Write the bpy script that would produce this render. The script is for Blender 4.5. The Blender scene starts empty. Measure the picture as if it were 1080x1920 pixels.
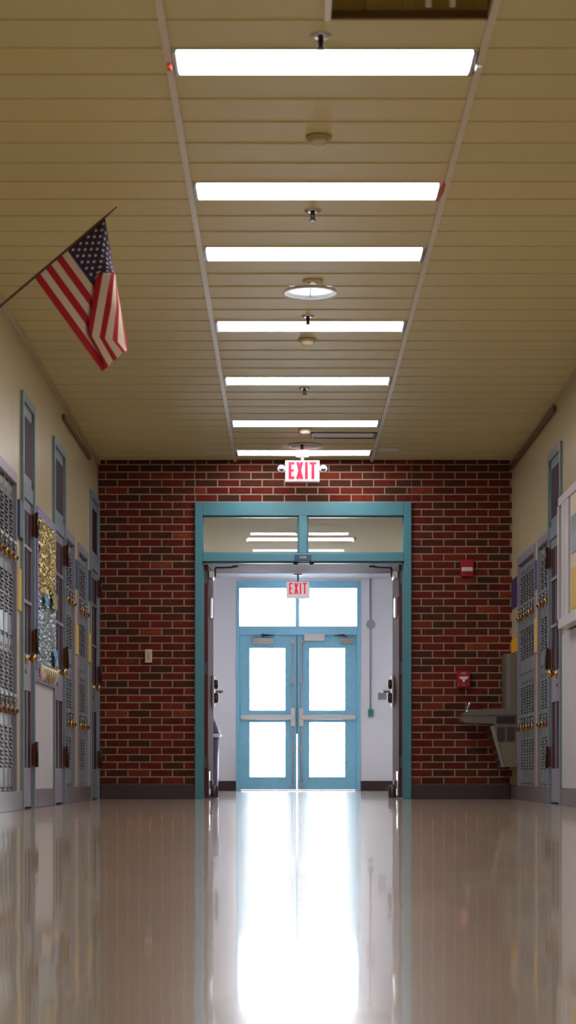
import bpy, bmesh, math, random
from mathutils import Vector, Matrix
random.seed(7)
SC = bpy.context.scene
COL = SC.collection
PI = math.pi

# ------------------------------------------------------------------ materials
def srgb(r, g, b):
    f = lambda c: (c/255)/12.92 if c/255 <= .04045 else (((c/255)+.055)/1.055)**2.4
    return (f(r), f(g), f(b), 1)

def mat(name, col, rough=.5, metal=0, emit=None, estr=0, noise=0, nscale=8, bump=0, bscale=40, stretch=(1,1,1), spec=.5, coat=0, trans=0):
    m = bpy.data.materials.new(name); m.use_nodes = True
    nt = m.node_tree; b = nt.nodes['Principled BSDF']
    if len(col) == 3: col = (*col, 1)
    b.inputs['Base Color'].default_value = col
    b.inputs['Roughness'].default_value = rough
    b.inputs['Metallic'].default_value = metal
    b.inputs['Specular IOR Level'].default_value = spec
    b.inputs['Coat Weight'].default_value = coat
    b.inputs['Coat Roughness'].default_value = .06
    if emit:
        b.inputs['Emission Color'].default_value = (*emit[:3], 1)
        b.inputs['Emission Strength'].default_value = estr
    if noise or bump:
        tc = nt.nodes.new('ShaderNodeTexCoord'); mp = nt.nodes.new('ShaderNodeMapping')
        mp.inputs['Scale'].default_value = stretch
        nt.links.new(tc.outputs['Object'], mp.inputs['Vector'])
    if noise:
        n = nt.nodes.new('ShaderNodeTexNoise'); n.inputs['Scale'].default_value = nscale
        n.inputs['Detail'].default_value = 4
        nt.links.new(mp.outputs[0], n.inputs['Vector'])
        r = nt.nodes.new('ShaderNodeMapRange')
        r.inputs['From Min'].default_value = .3; r.inputs['From Max'].default_value = .7
        r.inputs['To Min'].default_value = 1-noise; r.inputs['To Max'].default_value = 1+noise
        nt.links.new(n.outputs['Fac'], r.inputs['Value'])
        mx = nt.nodes.new('ShaderNodeVectorMath'); mx.operation = 'SCALE'
        mx.inputs[0].default_value = col[:3]
        nt.links.new(r.outputs[0], mx.inputs['Scale'])
        nt.links.new(mx.outputs[0], b.inputs['Base Color'])
    if bump:
        n2 = nt.nodes.new('ShaderNodeTexNoise'); n2.inputs['Scale'].default_value = bscale
        nt.links.new(mp.outputs[0], n2.inputs['Vector'])
        bp = nt.nodes.new('ShaderNodeBump'); bp.inputs['Strength'].default_value = bump
        bp.inputs['Distance'].default_value = .01
        nt.links.new(n2.outputs['Fac'], bp.inputs['Height'])
        nt.links.new(bp.outputs[0], b.inputs['Normal'])
    return m

def glassmat(name, tint, refl=.05):
    m = bpy.data.materials.new(name); m.use_nodes = True
    nt = m.node_tree; nt.nodes.remove(nt.nodes['Principled BSDF'])
    out = nt.nodes['Material Output']
    t = nt.nodes.new('ShaderNodeBsdfTransparent'); t.inputs[0].default_value = (*tint, 1)
    g = nt.nodes.new('ShaderNodeBsdfGlossy'); g.inputs['Roughness'].default_value = .01
    fr = nt.nodes.new('ShaderNodeFresnel'); fr.inputs['IOR'].default_value = 1.45
    mx = nt.nodes.new('ShaderNodeMixShader')
    nt.links.new(fr.outputs[0], mx.inputs[0]); nt.links.new(t.outputs[0], mx.inputs[1]); nt.links.new(g.outputs[0], mx.inputs[2])
    nt.links.new(mx.outputs[0], out.inputs['Surface'])
    return m

LAMP = 6.5
M = {}
M['cream'] = mat('cream_glazed_wall', srgb(186,174,137), .28, bump=.25, bscale=5, stretch=(1,6,.35), noise=.05, nscale=3)
M['white_panel'] = mat('white_panel_paint', srgb(200,196,200), .3, bump=.3, bscale=8, stretch=(1,7,.25), noise=.06, nscale=6)
M['plank'] = mat('ceiling_plank', srgb(214,203,158), .5, spec=.25)
M['plank_joint'] = mat('ceiling_plank_joint', srgb(70,58,36), .7)
M['rail'] = mat('ceiling_rail', srgb(216,208,198), .4)
M['teal'] = mat('teal_paint', srgb(78,138,152), .3, noise=.04, nscale=12)
M['teal_bloom'] = mat('teal_bloom_paint', srgb(146,214,244), .32, noise=.04, nscale=12)  # teal of the exit doors, daylight bloom put into its lighter, bluer colour
M['bluegrey'] = mat('blue_grey_paint', srgb(118,136,146), .3, noise=.05, nscale=10)
M['locker'] = mat('locker_grey_paint', srgb(128,134,138), .28, noise=.05, nscale=14, bump=.08, bscale=6, stretch=(1,6,.5))
M['lockframe'] = mat('locker_lavender_trim', srgb(138,134,150), .35)
M['slot'] = mat('dark_slot', srgb(38,42,50), .6)
M['maroon'] = mat('maroon_wood', srgb(78,42,44), .3, noise=.15, nscale=6, stretch=(8,8,.6))
M['maroon_dark'] = mat('dark_maroon_panel', srgb(54,26,38), .55, spec=.12)
M['leaf_wood'] = mat('door_leaf_wood', srgb(92,52,54), .75, spec=.12, noise=.15, nscale=6, stretch=(8,8,.6))
M['satin'] = mat('satin_bright_metal', srgb(235,232,236), .3, metal=.25)
M['hinge'] = mat('bronze_hinge', srgb(120,66,40), .4, metal=.3)
M['black'] = mat('black_metal', srgb(28,24,28), .4)
M['brass'] = mat('brass', srgb(198,158,86), .25, metal=1)
M['copper'] = mat('copper_lock', srgb(156,110,84), .35, metal=.7)
M['steel'] = mat('brushed_steel', srgb(188,188,192), .25, metal=1)
M['steel_dark'] = mat('dark_steel', srgb(96,92,96), .35, metal=.8)
M['kick'] = mat('purple_grey_paint', srgb(128,122,134), .35, noise=.05)
M['base_purple'] = mat('base_vinyl_purple', srgb(66,44,50), .35, noise=.08, nscale=5)
M['base_grey'] = mat('base_vinyl_grey', srgb(112,98,104), .3, noise=.06, nscale=5)
M['white'] = mat('white_enamel', srgb(225,222,222), .35)
M['offwhite'] = mat('offwhite_plastic', srgb(205,192,165), .45)
M['tan_plastic'] = mat('tan_plastic', srgb(176,158,116), .5)
M['lamp'] = mat('lamp_diffuser', (.9,.88,.9), .5, emit=(1,.955,.985), estr=LAMP)
M['downlight'] = mat('downlight_lens', (.8,.85,.9), .5, emit=(.80,.88,1), estr=.36)
M['exit_white'] = mat('exit_face', srgb(112,107,106), .6, spec=.2, emit=(1,.9,.89), estr=.18)
M['exit_red'] = mat('exit_letters', srgb(150,8,30), .5, spec=.2, emit=(1,.02,.09), estr=.24)
M['red'] = mat('alarm_red', srgb(158,10,30), .35)
M['lens'] = mat('strobe_lens', srgb(214,196,196), .2)
M['navy'] = mat('navy_placard', srgb(50,78,104), .4)
M['purple'] = mat('purple_placard', srgb(66,52,98), .4)
M['yellow'] = mat('yellow_paper', srgb(206,176,72), .6)
M['orange'] = mat('orange_yellow_paper', srgb(232,168,30), .6)
M['orange_tag'] = mat('orange_tag', srgb(232,96,60), .6)
M['violet'] = mat('violet_border', srgb(128,118,178), .5)
M['lilac'] = mat('lilac_border', srgb(176,172,204), .5)
M['gold_foil'] = mat('gold_foil', srgb(178,164,112), .4, metal=.8, noise=.2, nscale=20)
M['blue_foil'] = mat('blue_silver_foil', srgb(160,178,188), .42, metal=.8, noise=.2, nscale=14)
M['sky_foil'] = mat('sky_blue_foil', srgb(110,168,196), .3, metal=.8)
M['fringe'] = mat('white_tassel', srgb(226,214,190), .5)
M['brown'] = mat('brown_raceway', srgb(98,74,48), .45)
M['wood_pole'] = mat('dark_wood_pole', srgb(74,56,36), .4)
M['fred'] = mat('flag_red', srgb(166,8,34), .75)
M['fwhite'] = mat('flag_white', srgb(204,188,170), .75)
M['fblue'] = mat('flag_blue', srgb(42,28,72), .75)
M['fount'] = mat('fountain_steel', srgb(120,113,104), .42, metal=.5, noise=.06, nscale=6, stretch=(4,4,.5))
M['fount_dark'] = mat('fountain_grille', srgb(66,60,58), .5, metal=.3)
M['beige'] = mat('fountain_skirt', srgb(122,112,94), .4)
M['pale_wall'] = mat('pale_lavender_wall', srgb(243,245,254), .4)
M['soffit'] = mat('grey_soffit', srgb(104,97,101), .9, spec=.1)
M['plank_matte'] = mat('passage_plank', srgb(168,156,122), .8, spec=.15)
M['soffit_gloss'] = mat('gloss_soffit', srgb(214,212,216), .12)
M['bin'] = mat('waste_bin_plastic', srgb(72,64,92), .4)
M['bin_rim'] = mat('waste_bin_rim', srgb(190,186,200), .4)
M['conduit'] = mat('grey_conduit', srgb(166,170,184), .4)
M['conduit_dark'] = mat('grey_lamp_head', srgb(120,114,118), .5)
M['green'] = mat('green_box', srgb(60,150,120), .5)
M['plate_grey'] = mat('grey_plate', srgb(150,150,164), .4)
M['mortar'] = mat('brick_mortar', srgb(158,134,114), .9, noise=.1, nscale=30, bump=.3, bscale=120)
BR = [(100,37,26),(92,34,24),(76,38,26),(114,45,29),(68,41,28),(82,41,28),(94,32,24),(124,54,34)]
for i, c in enumerate(BR):
    M['brick%d' % i] = mat('brick_tone_%d' % i, srgb(*c), .85, spec=.15, noise=.16, nscale=14, bump=.3, bscale=70)
M['glass'] = glassmat('clear_glass', (.97,.97,.97))
M['plenum'] = mat('plenum_olive', srgb(214,196,132), .7)
M['concrete'] = mat('outside_concrete', srgb(205,203,200), .8, noise=.05)
M['roof'] = mat('roof_slab', srgb(120,115,105), .9)

def floor_material():
    m = bpy.data.materials.new('waxed_floor'); m.use_nodes = True
    nt = m.node_tree; b = nt.nodes['Principled BSDF']
    tc = nt.nodes.new('ShaderNodeTexCoord')
    bk = nt.nodes.new('ShaderNodeTexBrick')
    bk.offset = 0; bk.inputs['Scale'].default_value = 1
    bk.inputs['Brick Width'].default_value = .305; bk.inputs['Row Height'].default_value = .305
    bk.inputs['Mortar Size'].default_value = .0012
    bk.inputs['Color1'].default_value = srgb(186,168,144); bk.inputs['Color2'].default_value = srgb(177,159,136)
    bk.inputs['Mortar'].default_value = srgb(140,122,100)
    nt.links.new(tc.outputs['Object'], bk.inputs['Vector'])
    n = nt.nodes.new('ShaderNodeTexNoise'); n.inputs['Scale'].default_value = 55; n.inputs['Detail'].default_value = 9
    nt.links.new(tc.outputs['Object'], n.inputs['Vector'])
    mx = nt.nodes.new('ShaderNodeMix'); mx.data_type = 'RGBA'; mx.blend_type = 'MULTIPLY'
    mx.inputs['Factor'].default_value = .35
    nt.links.new(bk.outputs['Color'], mx.inputs['A']); nt.links.new(n.outputs['Color'], mx.inputs['B'])
    nt.links.new(bk.outputs['Color'], b.inputs['Base Color'])
    b.inputs['Roughness'].default_value = .26
    b.inputs['Specular IOR Level'].default_value = .5
    b.inputs['Coat Weight'].default_value = .75; b.inputs['Coat Roughness'].default_value = .045; b.inputs['Coat IOR'].default_value = 1.5
    n2 = nt.nodes.new('ShaderNodeTexNoise'); n2.inputs['Scale'].default_value = 1.6; n2.inputs['Detail'].default_value = 2
    nt.links.new(tc.outputs['Object'], n2.inputs['Vector'])
    bp = nt.nodes.new('ShaderNodeBump'); bp.inputs['Strength'].default_value = .09; bp.inputs['Distance'].default_value = .02
    nt.links.new(n2.outputs['Fac'], bp.inputs['Height']); nt.links.new(bp.outputs[0], b.inputs['Normal']); nt.links.new(bp.outputs[0], b.inputs['Coat Normal'])
    return m
M['floor'] = floor_material()

def plank_material():
    m = M['plank']; nt = m.node_tree; b = nt.nodes['Principled BSDF']
    tc = nt.nodes.new('ShaderNodeTexCoord'); sp = nt.nodes.new('ShaderNodeSeparateXYZ')
    nt.links.new(tc.outputs['Object'], sp.inputs[0])
    a = nt.nodes.new('ShaderNodeMath'); a.operation = 'ADD'; a.inputs[1].default_value = -(8.17-.151)
    d = nt.nodes.new('ShaderNodeMath'); d.operation = 'DIVIDE'; d.inputs[1].default_value = .302
    f = nt.nodes.new('ShaderNodeMath'); f.operation = 'FLOOR'
    w = nt.nodes.new('ShaderNodeTexWhiteNoise'); w.noise_dimensions = '1D'
    nt.links.new(sp.outputs['Y'], a.inputs[0]); nt.links.new(a.outputs[0], d.inputs[0]); nt.links.new(d.outputs[0], f.inputs[0]); nt.links.new(f.outputs[0], w.inputs['W'])
    mx = nt.nodes.new('ShaderNodeMix'); mx.data_type = 'RGBA'
    mx.inputs['A'].default_value = srgb(209,200,154); mx.inputs['B'].default_value = srgb(214,200,153)
    nt.links.new(w.outputs['Value'], mx.inputs['Factor'])
    nt.links.new(mx.outputs['Result'], b.inputs['Base Color'])
plank_material()

# ------------------------------------------------------------------ mesh builder
ORG = {}
class MB:
    def __init__(s): s.v = []; s.f = []; s.m = []; s.sm = []
    def add(s, vs, fs, mi=0, smooth=False):
        o = len(s.v); s.v += [tuple(v) for v in vs]
        for f in fs:
            s.f.append([o+i for i in f]); s.m.append(mi); s.sm.append(smooth)
        return s
    def box(s, x0, x1, y0, y1, z0, z1, mi=0, bev=0):
        if x0 > x1: x0, x1 = x1, x0
        if y0 > y1: y0, y1 = y1, y0
        if z0 > z1: z0, z1 = z1, z0
        if bev:
            bm = bmesh.new(); bmesh.ops.create_cube(bm, size=1)
            for v in bm.verts:
                v.co = ((x0+x1)/2+v.co.x*(x1-x0), (y0+y1)/2+v.co.y*(y1-y0), (z0+z1)/2+v.co.z*(z1-z0))
            bmesh.ops.bevel(bm, geom=bm.edges[:], offset=bev, segments=2, affect='EDGES', profile=.5)
            bm.verts.index_update()
            s.add([v.co[:] for v in bm.verts], [[v.index for v in f.verts] for f in bm.faces], mi)
            bm.free(); return s
        vs = [(x0,y0,z0),(x1,y0,z0),(x1,y1,z0),(x0,y1,z0),(x0,y0,z1),(x1,y0,z1),(x1,y1,z1),(x0,y1,z1)]
        return s.add(vs, [(0,3,2,1),(4,5,6,7),(0,1,5,4),(1,2,6,5),(2,3,7,6),(3,0,4,7)], mi)
    def prism(s, pts, axis, a0, a1, mi=0):
        """extrude a 2-D outline along an axis: 'x' pts=(y,z), 'y' pts=(x,z), 'z' pts=(x,y)"""
        n = len(pts)
        def P(p, a): return {'x': (a, p[0], p[1]), 'y': (p[0], a, p[1]), 'z': (p[0], p[1], a)}[axis]
        vs = [P(p, a0) for p in pts]+[P(p, a1) for p in pts]
        fs = [list(range(n))[::-1], list(range(n, 2*n))]+[(i, (i+1) % n, n+(i+1) % n, n+i) for i in range(n)]
        bm = bmesh.new(); bv = [bm.verts.new(v) for v in vs]
        for f in fs: bm.faces.new([bv[i] for i in f])
        bmesh.ops.recalc_face_normals(bm, faces=bm.faces[:]); bm.verts.index_update()
        s.add([v.co[:] for v in bm.verts], [[v.index for v in f.verts] for f in bm.faces], mi); bm.free()
        return s
    def lathe(s, c, prof, axis='z', n=24, mi=0, smooth=True):
        """prof: (radius, height along axis)"""
        vs = []; fs = []
        for (r, h) in prof:
            for i in range(n):
                a = 2*PI*i/n; p, q = r*math.cos(a), r*math.sin(a)
                d = {'z': (p, q, h), 'x': (h, p, q), 'y': (q, h, p)}[axis]
                vs.append((c[0]+d[0], c[1]+d[1], c[2]+d[2]))
        k = len(prof)
        for j in range(k-1):
            for i in range(n):
                fs.append((j*n+i, j*n+(i+1) % n, (j+1)*n+(i+1) % n, (j+1)*n+i))
        fs.append(list(range(n))[::-1]); fs.append([(k-1)*n+i for i in range(n)])
        return s.add(vs, fs, mi, smooth)
    def tube(s, pts, r, n=10, mi=0):
        pts = [Vector(p) for p in pts]; vs = []; fs = []
        rs = r if isinstance(r, (list, tuple)) else [r]*len(pts)
        up = None
        for i, p in enumerate(pts):
            t = (pts[min(i+1, len(pts)-1)]-pts[max(i-1, 0)]).normalized()
            if up is None: up = t.orthogonal().normalized()
            up = (up-t*up.dot(t)).normalized(); w = t.cross(up)
            for k in range(n):
                a = 2*PI*k/n; vs.append(p+(up*math.cos(a)+w*math.sin(a))*rs[i])
        for j in range(len(pts)-1):
            for k in range(n):
                fs.append((j*n+k, j*n+(k+1) % n, (j+1)*n+(k+1) % n, (j+1)*n+k))
        fs.append(list(range(n))[::-1]); fs.append([(len(pts)-1)*n+k for k in range(n)])
        return s.add(vs, fs, mi, True)
    def build(s, name, mats, parent=None):
        org = ORG[parent.name] if parent is not None else Vector((0,0,0))
        me = bpy.data.meshes.new(name)
        me.from_pydata([tuple(Vector(v)-org) for v in s.v], [], s.f)
        for m in (mats if isinstance(mats, (list, tuple)) else [mats]):
            me.materials.append(M[m] if isinstance(m, str) else m)
        for p, mi, sm in zip(me.polygons, s.m, s.sm): p.material_index = mi; p.use_smooth = sm
        me.update()
        o = bpy.data.objects.new(name, me); COL.objects.link(o)
        if parent is not None: o.parent = parent
        ORG[o.name] = org
        return o

def tag(o, label=None, cat=None, group=None, kind=None):
    if label: o['label'] = label
    if cat: o['category'] = cat
    if group: o['group'] = group
    if kind: o['kind'] = kind
    return o
def thing(name, loc, label, cat, group=None, kind=None):
    o = bpy.data.objects.new(name, None); o.empty_display_size = .1
    COL.objects.link(o); o.location = loc; ORG[o.name] = Vector(loc)
    return tag(o, label, cat, group, kind)
def copy_tree(o, parent=None):
    c = o.copy(); COL.objects.link(c)
    if parent is not None: c.parent = parent
    ORG[c.name] = ORG[o.name]
    for ch in list(o.children): copy_tree(ch, c)
    return c
def struct(o, label, cat): return tag(o, label, cat, kind='structure')

# text as flat raised lettering (converted to mesh, built-in font)
def text_mesh(mb, txt, size, origin, right, up, depth=.001, mi=0, squeeze=1):
    cu = bpy.data.curves.new('t', 'FONT'); cu.body = txt; cu.size = size; cu.align_x = 'CENTER'; cu.align_y = 'CENTER'
    ob = bpy.data.objects.new('t', cu); COL.objects.link(ob)
    dg = bpy.context.evaluated_depsgraph_get(); dg.update()
    me = bpy.data.meshes.new_from_object(ob.evaluated_get(dg))
    right = Vector(right); up = Vector(up); nrm = right.cross(up); o = Vector(origin)
    vs = [o+right*v.co.x*squeeze+up*v.co.y+nrm*depth for v in me.vertices]
    fs = [list(p.vertices) for p in me.polygons]
    mb.add(vs, fs, mi)
    bpy.data.objects.remove(ob); bpy.data.meshes.remove(me); bpy.data.curves.remove(cu)

# ------------------------------------------------------------------ dimensions
XL, XR = -1.714, 2.044         # corridor side walls
D = 18.6                       # brick end wall
HC = 3.075                     # corridor ceiling
Y0 = -2.5                      # end of the corridor behind the camera
YF = 27.2                      # outer wall with the exit doors
PW = .302                      # plank width
PB = 8.17                      # centre line of the nearest lamp in view
FX, CX, CY, CH = 3841., 538., 1449., .237
RAILL, RAILR = -.47, .77

# ------------------------------------------------------------------ floor / slabs
struct(MB().box(-2.5, 2.9, Y0-.3, YF+.15, -.12, 0).build('floor', 'floor'), 'polished tan vinyl tile corridor floor with long reflections', 'floor')
struct(MB().box(-9, 9, YF+.16, YF+14, -.2, -.03).build('ground_outside', 'concrete'), 'bright concrete ground outside beyond the exit doors', 'ground')

# ------------------------------------------------------------------ ceiling
cl = MB()
def plank(x0, x1, n):
    y0 = PB+PW*(n-.5); y1 = y0+PW
    # slightly lapped board: near edge 4 mm lower than the far edge, dark joint on the near edge
    za, zb = HC-.004, HC+.001
    vs = [(x0,y0+.004,za),(x1,y0+.004,za),(x1,y1,zb),(x0,y1,zb),(x0,y0,za+.004),(x1,y0,za+.004),(x0,y0,HC+.024),(x1,y0,HC+.024),(x0,y1,HC+.024),(x1,y1,HC+.024)]
    cl.add(vs, [(0,3,2,1),(0,1,5,4)], 0)
    cl.add(vs, [(4,5,7,6)], 1)
    cl.add(vs, [(6,7,9,8),(2,3,8,9),(0,4,6,8,3),(1,2,9,7,5)], 0)
lights_n = [0, 6, 10, 16, 22, 28, 33]
near_n = [-6, -12, -18, -24]
n_lo = int((Y0-PB)/PW)-1; n_hi = 34
DLX, DLN, DLR = .139, 13, .143
for n in range(n_lo, n_hi+1):
    plank(XL-.02, RAILL, n); plank(RAILR, XR+.02, n)
    if n in lights_n or n in near_n: continue
    if n in (-2, -3): plank(RAILL, .145, n); continue
    if n == 30: plank(RAILL, .20, n); plank(.755, RAILR, n); continue
    if n == DLN:
        plank(RAILL, DLX-.15, n); plank(DLX+.15, RAILR, n)
        yc = PB+PW*n; N = 32; sq = []; ci = []
        for i in range(N):
            a = 2*PI*i/N; c, s_ = math.cos(a), math.sin(a); k = .15/max(abs(c), abs(s_))
            sq.append((DLX+c*k, yc+s_*k*PW/.3, HC-.002)); ci.append((DLX+c*DLR, yc+s_*DLR, HC-.002))
        cl.add(sq+ci, [(i, N+i, N+(i+1) % N, (i+1) % N) for i in range(N)], 0)
        continue
    plank(RAILL, RAILR, n)
struct(cl.build('ceiling', ['plank', 'plank_joint']), 'olive cream ceiling of long crosswise planks with fine joints', 'ceiling')
struct(MB().box(-2.5, 2.9, Y0-.3, D+.2, 3.55, 3.7).build('roof_slab', 'roof'), 'dark structural slab above the corridor ceiling', 'slab')
for i, x in ((1, RAILL), (2, RAILR)):
    struct(MB().box(x-.014, x+.014, Y0, D, HC-.014, HC+.02).build('trim_%d' % i, 'rail'),
           'long pale ceiling rail on the %s of the lamps' % ('left' if i == 1 else 'right'), 'ceiling rail')
for i, (x, sgn) in ((3, (XL, 1)), (4, (XR, -1))):
    struct(MB().box(x, x+sgn*.022, Y0, D, HC-.035, HC).build('trim_%d' % i, 'cream'),
           'narrow cream angle where the ceiling meets the %s wall' % ('left' if i == 3 else 'right'), 'trim')

# ------------------------------------------------------------------ side walls
def wall_segments(name, xin, sgn, segs, label):
    """segs: (y0,y1,[(z0,z1) solid ranges])"""
    mb = MB()
    for (a, b, zs) in segs:
        for (z0, z1) in zs: mb.box(xin, xin+sgn*.45, a, b, z0, z1)
    mb.box(xin+sgn*.45, xin+sgn*.5, segs[0][0], segs[-1][1], 0, 3.55)
    return struct(mb.build(name, 'cream'), label, 'wall')
FULL = [(0, 3.55)]
LK = [(0, .12), (2.1, 3.55)]
DR = [(2.70, 3.55)]
wall_segments('wall_left', XL, -1, [(Y0, 11.90, FULL), (11.90, 12.92, LK), (12.92, 13.19, FULL), (13.19, 13.79, DR), (13.79, 14.98, FULL),
    (14.98, 15.71, DR), (15.71, 15.77, FULL), (15.77, 16.46, LK), (16.46, 16.77, FULL), (16.77, 17.55, LK), (17.55, 17.79, FULL), (17.79, 18.51, DR), (18.51, D+.2, FULL)],
    'glossy cream left corridor wall with doors and lockers set in')
wall_segments('wall_right', XR, 1, [(Y0, 15.21, FULL), (15.21, 15.88, DR), (15.88, 15.94, FULL), (15.94, 16.63, LK), (16.63, 16.85, FULL),
    (16.85, 18.06, LK), (18.06, D+.2, FULL)], 'glossy cream right corridor wall with one door and lockers set in')
struct(MB().box(XL-.5, XR+.5, Y0-.2, Y0, 0, 3.55).build('wall_rear', 'cream'), 'plain cream wall closing the corridor behind the viewer', 'wall')

# base boards along the side walls
def W(side, p): return XL+p if side < 0 else XR-p
def baseb(name, side, segs, label):
    mb = MB()
    for (a, b) in segs: mb.box(W(side, 0), W(side, .016), a, b, 0, .122, bev=.004)
    struct(mb.build(name, 'base_grey'), label, 'baseboard')
baseb('baseboard_left', -1, [(Y0, 13.16), (13.82, 14.95), (15.74, 17.76), (18.54, D)], 'purple grey vinyl base along the left wall')
baseb('baseboard_right', 1, [(Y0, 15.18), (15.91, D)], 'purple grey vinyl base along the right wall')

# ------------------------------------------------------------------ brick end wall
OX0, OX1, OZ = -.835, 1.130, 2.690      # opening for the frame
def brick_wall():
    mb = MB(); mi_m = len(BR)
    mb.box(XL-.5, OX0, D+.002, D+.2, 0, 3.55, mi_m); mb.box(OX1, XR+.5, D+.002, D+.2, 0, 3.55, mi_m)
    mb.box(OX0, OX1, D+.002, D+.2, OZ, 3.55, mi_m)
    pitch, bw, jn = .0675, .2022, .0115
    def row(xa, xb, z, ph):
        x = xa-bw+((ph-xa) % bw)
        while x < xb:
            a = max(x+jn/2, xa+.002); b = min(x+bw-jn/2, xb-.002)
            if b-a > .012:
                t = random.choices(range(len(BR)), [5,5,5,2,4,3,4,1])[0]
                dy = random.uniform(-.0015, .0015)
                y0, y1 = D-.002+dy, D+.03
                z0, z1 = z+jn/2, min(z+pitch-jn/2, HC)
                if z1-z0 > .01:
                    c = .003
                    vs = [(a,y1,z0),(b,y1,z0),(b,y1,z1),(a,y1,z1),(a,y0+c,z0),(b,y0+c,z0),(b,y0+c,z1),(a,y0+c,z1),
                          (a+c,y0,z0+c),(b-c,y0,z0+c),(b-c,y0,z1-c),(a+c,y0,z1-c)]
                    mb.add(vs, [(8,9,10,11),(4,5,9,8),(5,6,10,9),(6,7,11,10),(7,4,8,11),(0,1,5,4),(1,2,6,5),(2,3,7,6),(3,0,4,7)], t)
            x += bw
    k = -3
    while .2+k*pitch < HC:
        z = .2+k*pitch; odd = k % 2
        pl = (220-CX)/206.5 if odd else (240-CX)/206.5
        pr = (790-CX)/206.5 if odd else (811-CX)/206.5
        row(XL, OX0, z, pl); row(OX1, XR, z, pr)
        if z > OZ-.03: row(OX0, OX1, max(z, OZ), (408-CX)/206.5 if odd else (387-CX)/206.5)
        k += 1
    return mb.build('wall_end', ['brick%d' % i for i in range(len(BR))]+['mortar'])
struct(brick_wall(), 'dark red brick wall closing the corridor around the open doorway', 'wall')
mb = MB(); mb.box(XL+.02, OX0-.002, D-.018, D-.003, 0, .135, bev=.004)
struct(mb.build('baseboard_end_left', 'base_purple'), 'dark purple base under the brick left of the doorway', 'baseboard')
mb = MB(); mb.box(OX1+.002, XR-.02, D-.018, D-.003, 0, .135, bev=.004)
struct(mb.build('baseboard_end_right', 'base_purple'), 'dark purple base under the brick right of the doorway', 'baseboard')

# ------------------------------------------------------------------ open double door in the brick wall
dd = thing('door_5', ((OX0+OX1)/2, D, 0), 'teal framed double doorway with transom in the brick wall, both leaves open', 'door', kind='structure')
f = MB()
ya, yb = D-.025, D+.17
JW = .068
f.box(OX0, OX0+JW, ya, yb, 0, OZ, bev=.004); f.box(OX1-JW, OX1, ya, yb, 0, OZ, bev=.004)
f.box(OX0+JW, OX1-JW, ya, yb, 2.571, OZ, bev=.004)
f.box(OX0+JW, OX1-JW, ya, yb, 2.155, 2.230, bev=.004)
f.box(.107, .184, ya, yb, 2.230, 2.571, bev=.004)
for (a, b) in ((OX0+JW, .107), (.184, OX1-JW)):        # glazing beads
    f.box(a, a+.012, D+.03, D+.06, 2.230, 2.571); f.box(b-.012, b, D+.03, D+.06, 2.230, 2.571)
    f.box(a, b, D+.03, D+.06, 2.559, 2.571); f.box(a, b, D+.03, D+.06, 2.230, 2.242)
f.box(OX0+JW, OX0+JW+.014, D+.02, D+.05, 0, 2.155); f.box(OX1-JW-.014, OX1-JW, D+.02, D+.05, 0, 2.155); f.box(OX0+JW, OX1-JW, D+.02, D+.05, 2.141, 2.155)
f.build('door_frame', 'teal', dd)
for (a, b) in ((OX0+JW+.004, .103), (.188, OX1-JW-.004)):
    g = MB().box(a, b, D+.042, D+.048, 2.234, 2.567).build('transom_pane', 'glass', dd)
bx = MB().box(.072, .219, D-.062, D-.026, 2.148, 2.214, bev=.004)
o = bx.build('closer_box', 'navy', dd); tag(o, 'dark blue box with small white lettering')
t = MB(); text_mesh(t, 'LCN', .030, (.145, D-.062, 2.187), (1,0,0), (0,0,1), .0008); t.build('lettering', 'white', o)
for x in (.078, .224):
    MB().lathe((x, D-.04, 2.132), [(.014,-.012),(.02,-.006),(.02,.008),(.028,.014)], 'z').build('strike', 'black', dd)

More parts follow.
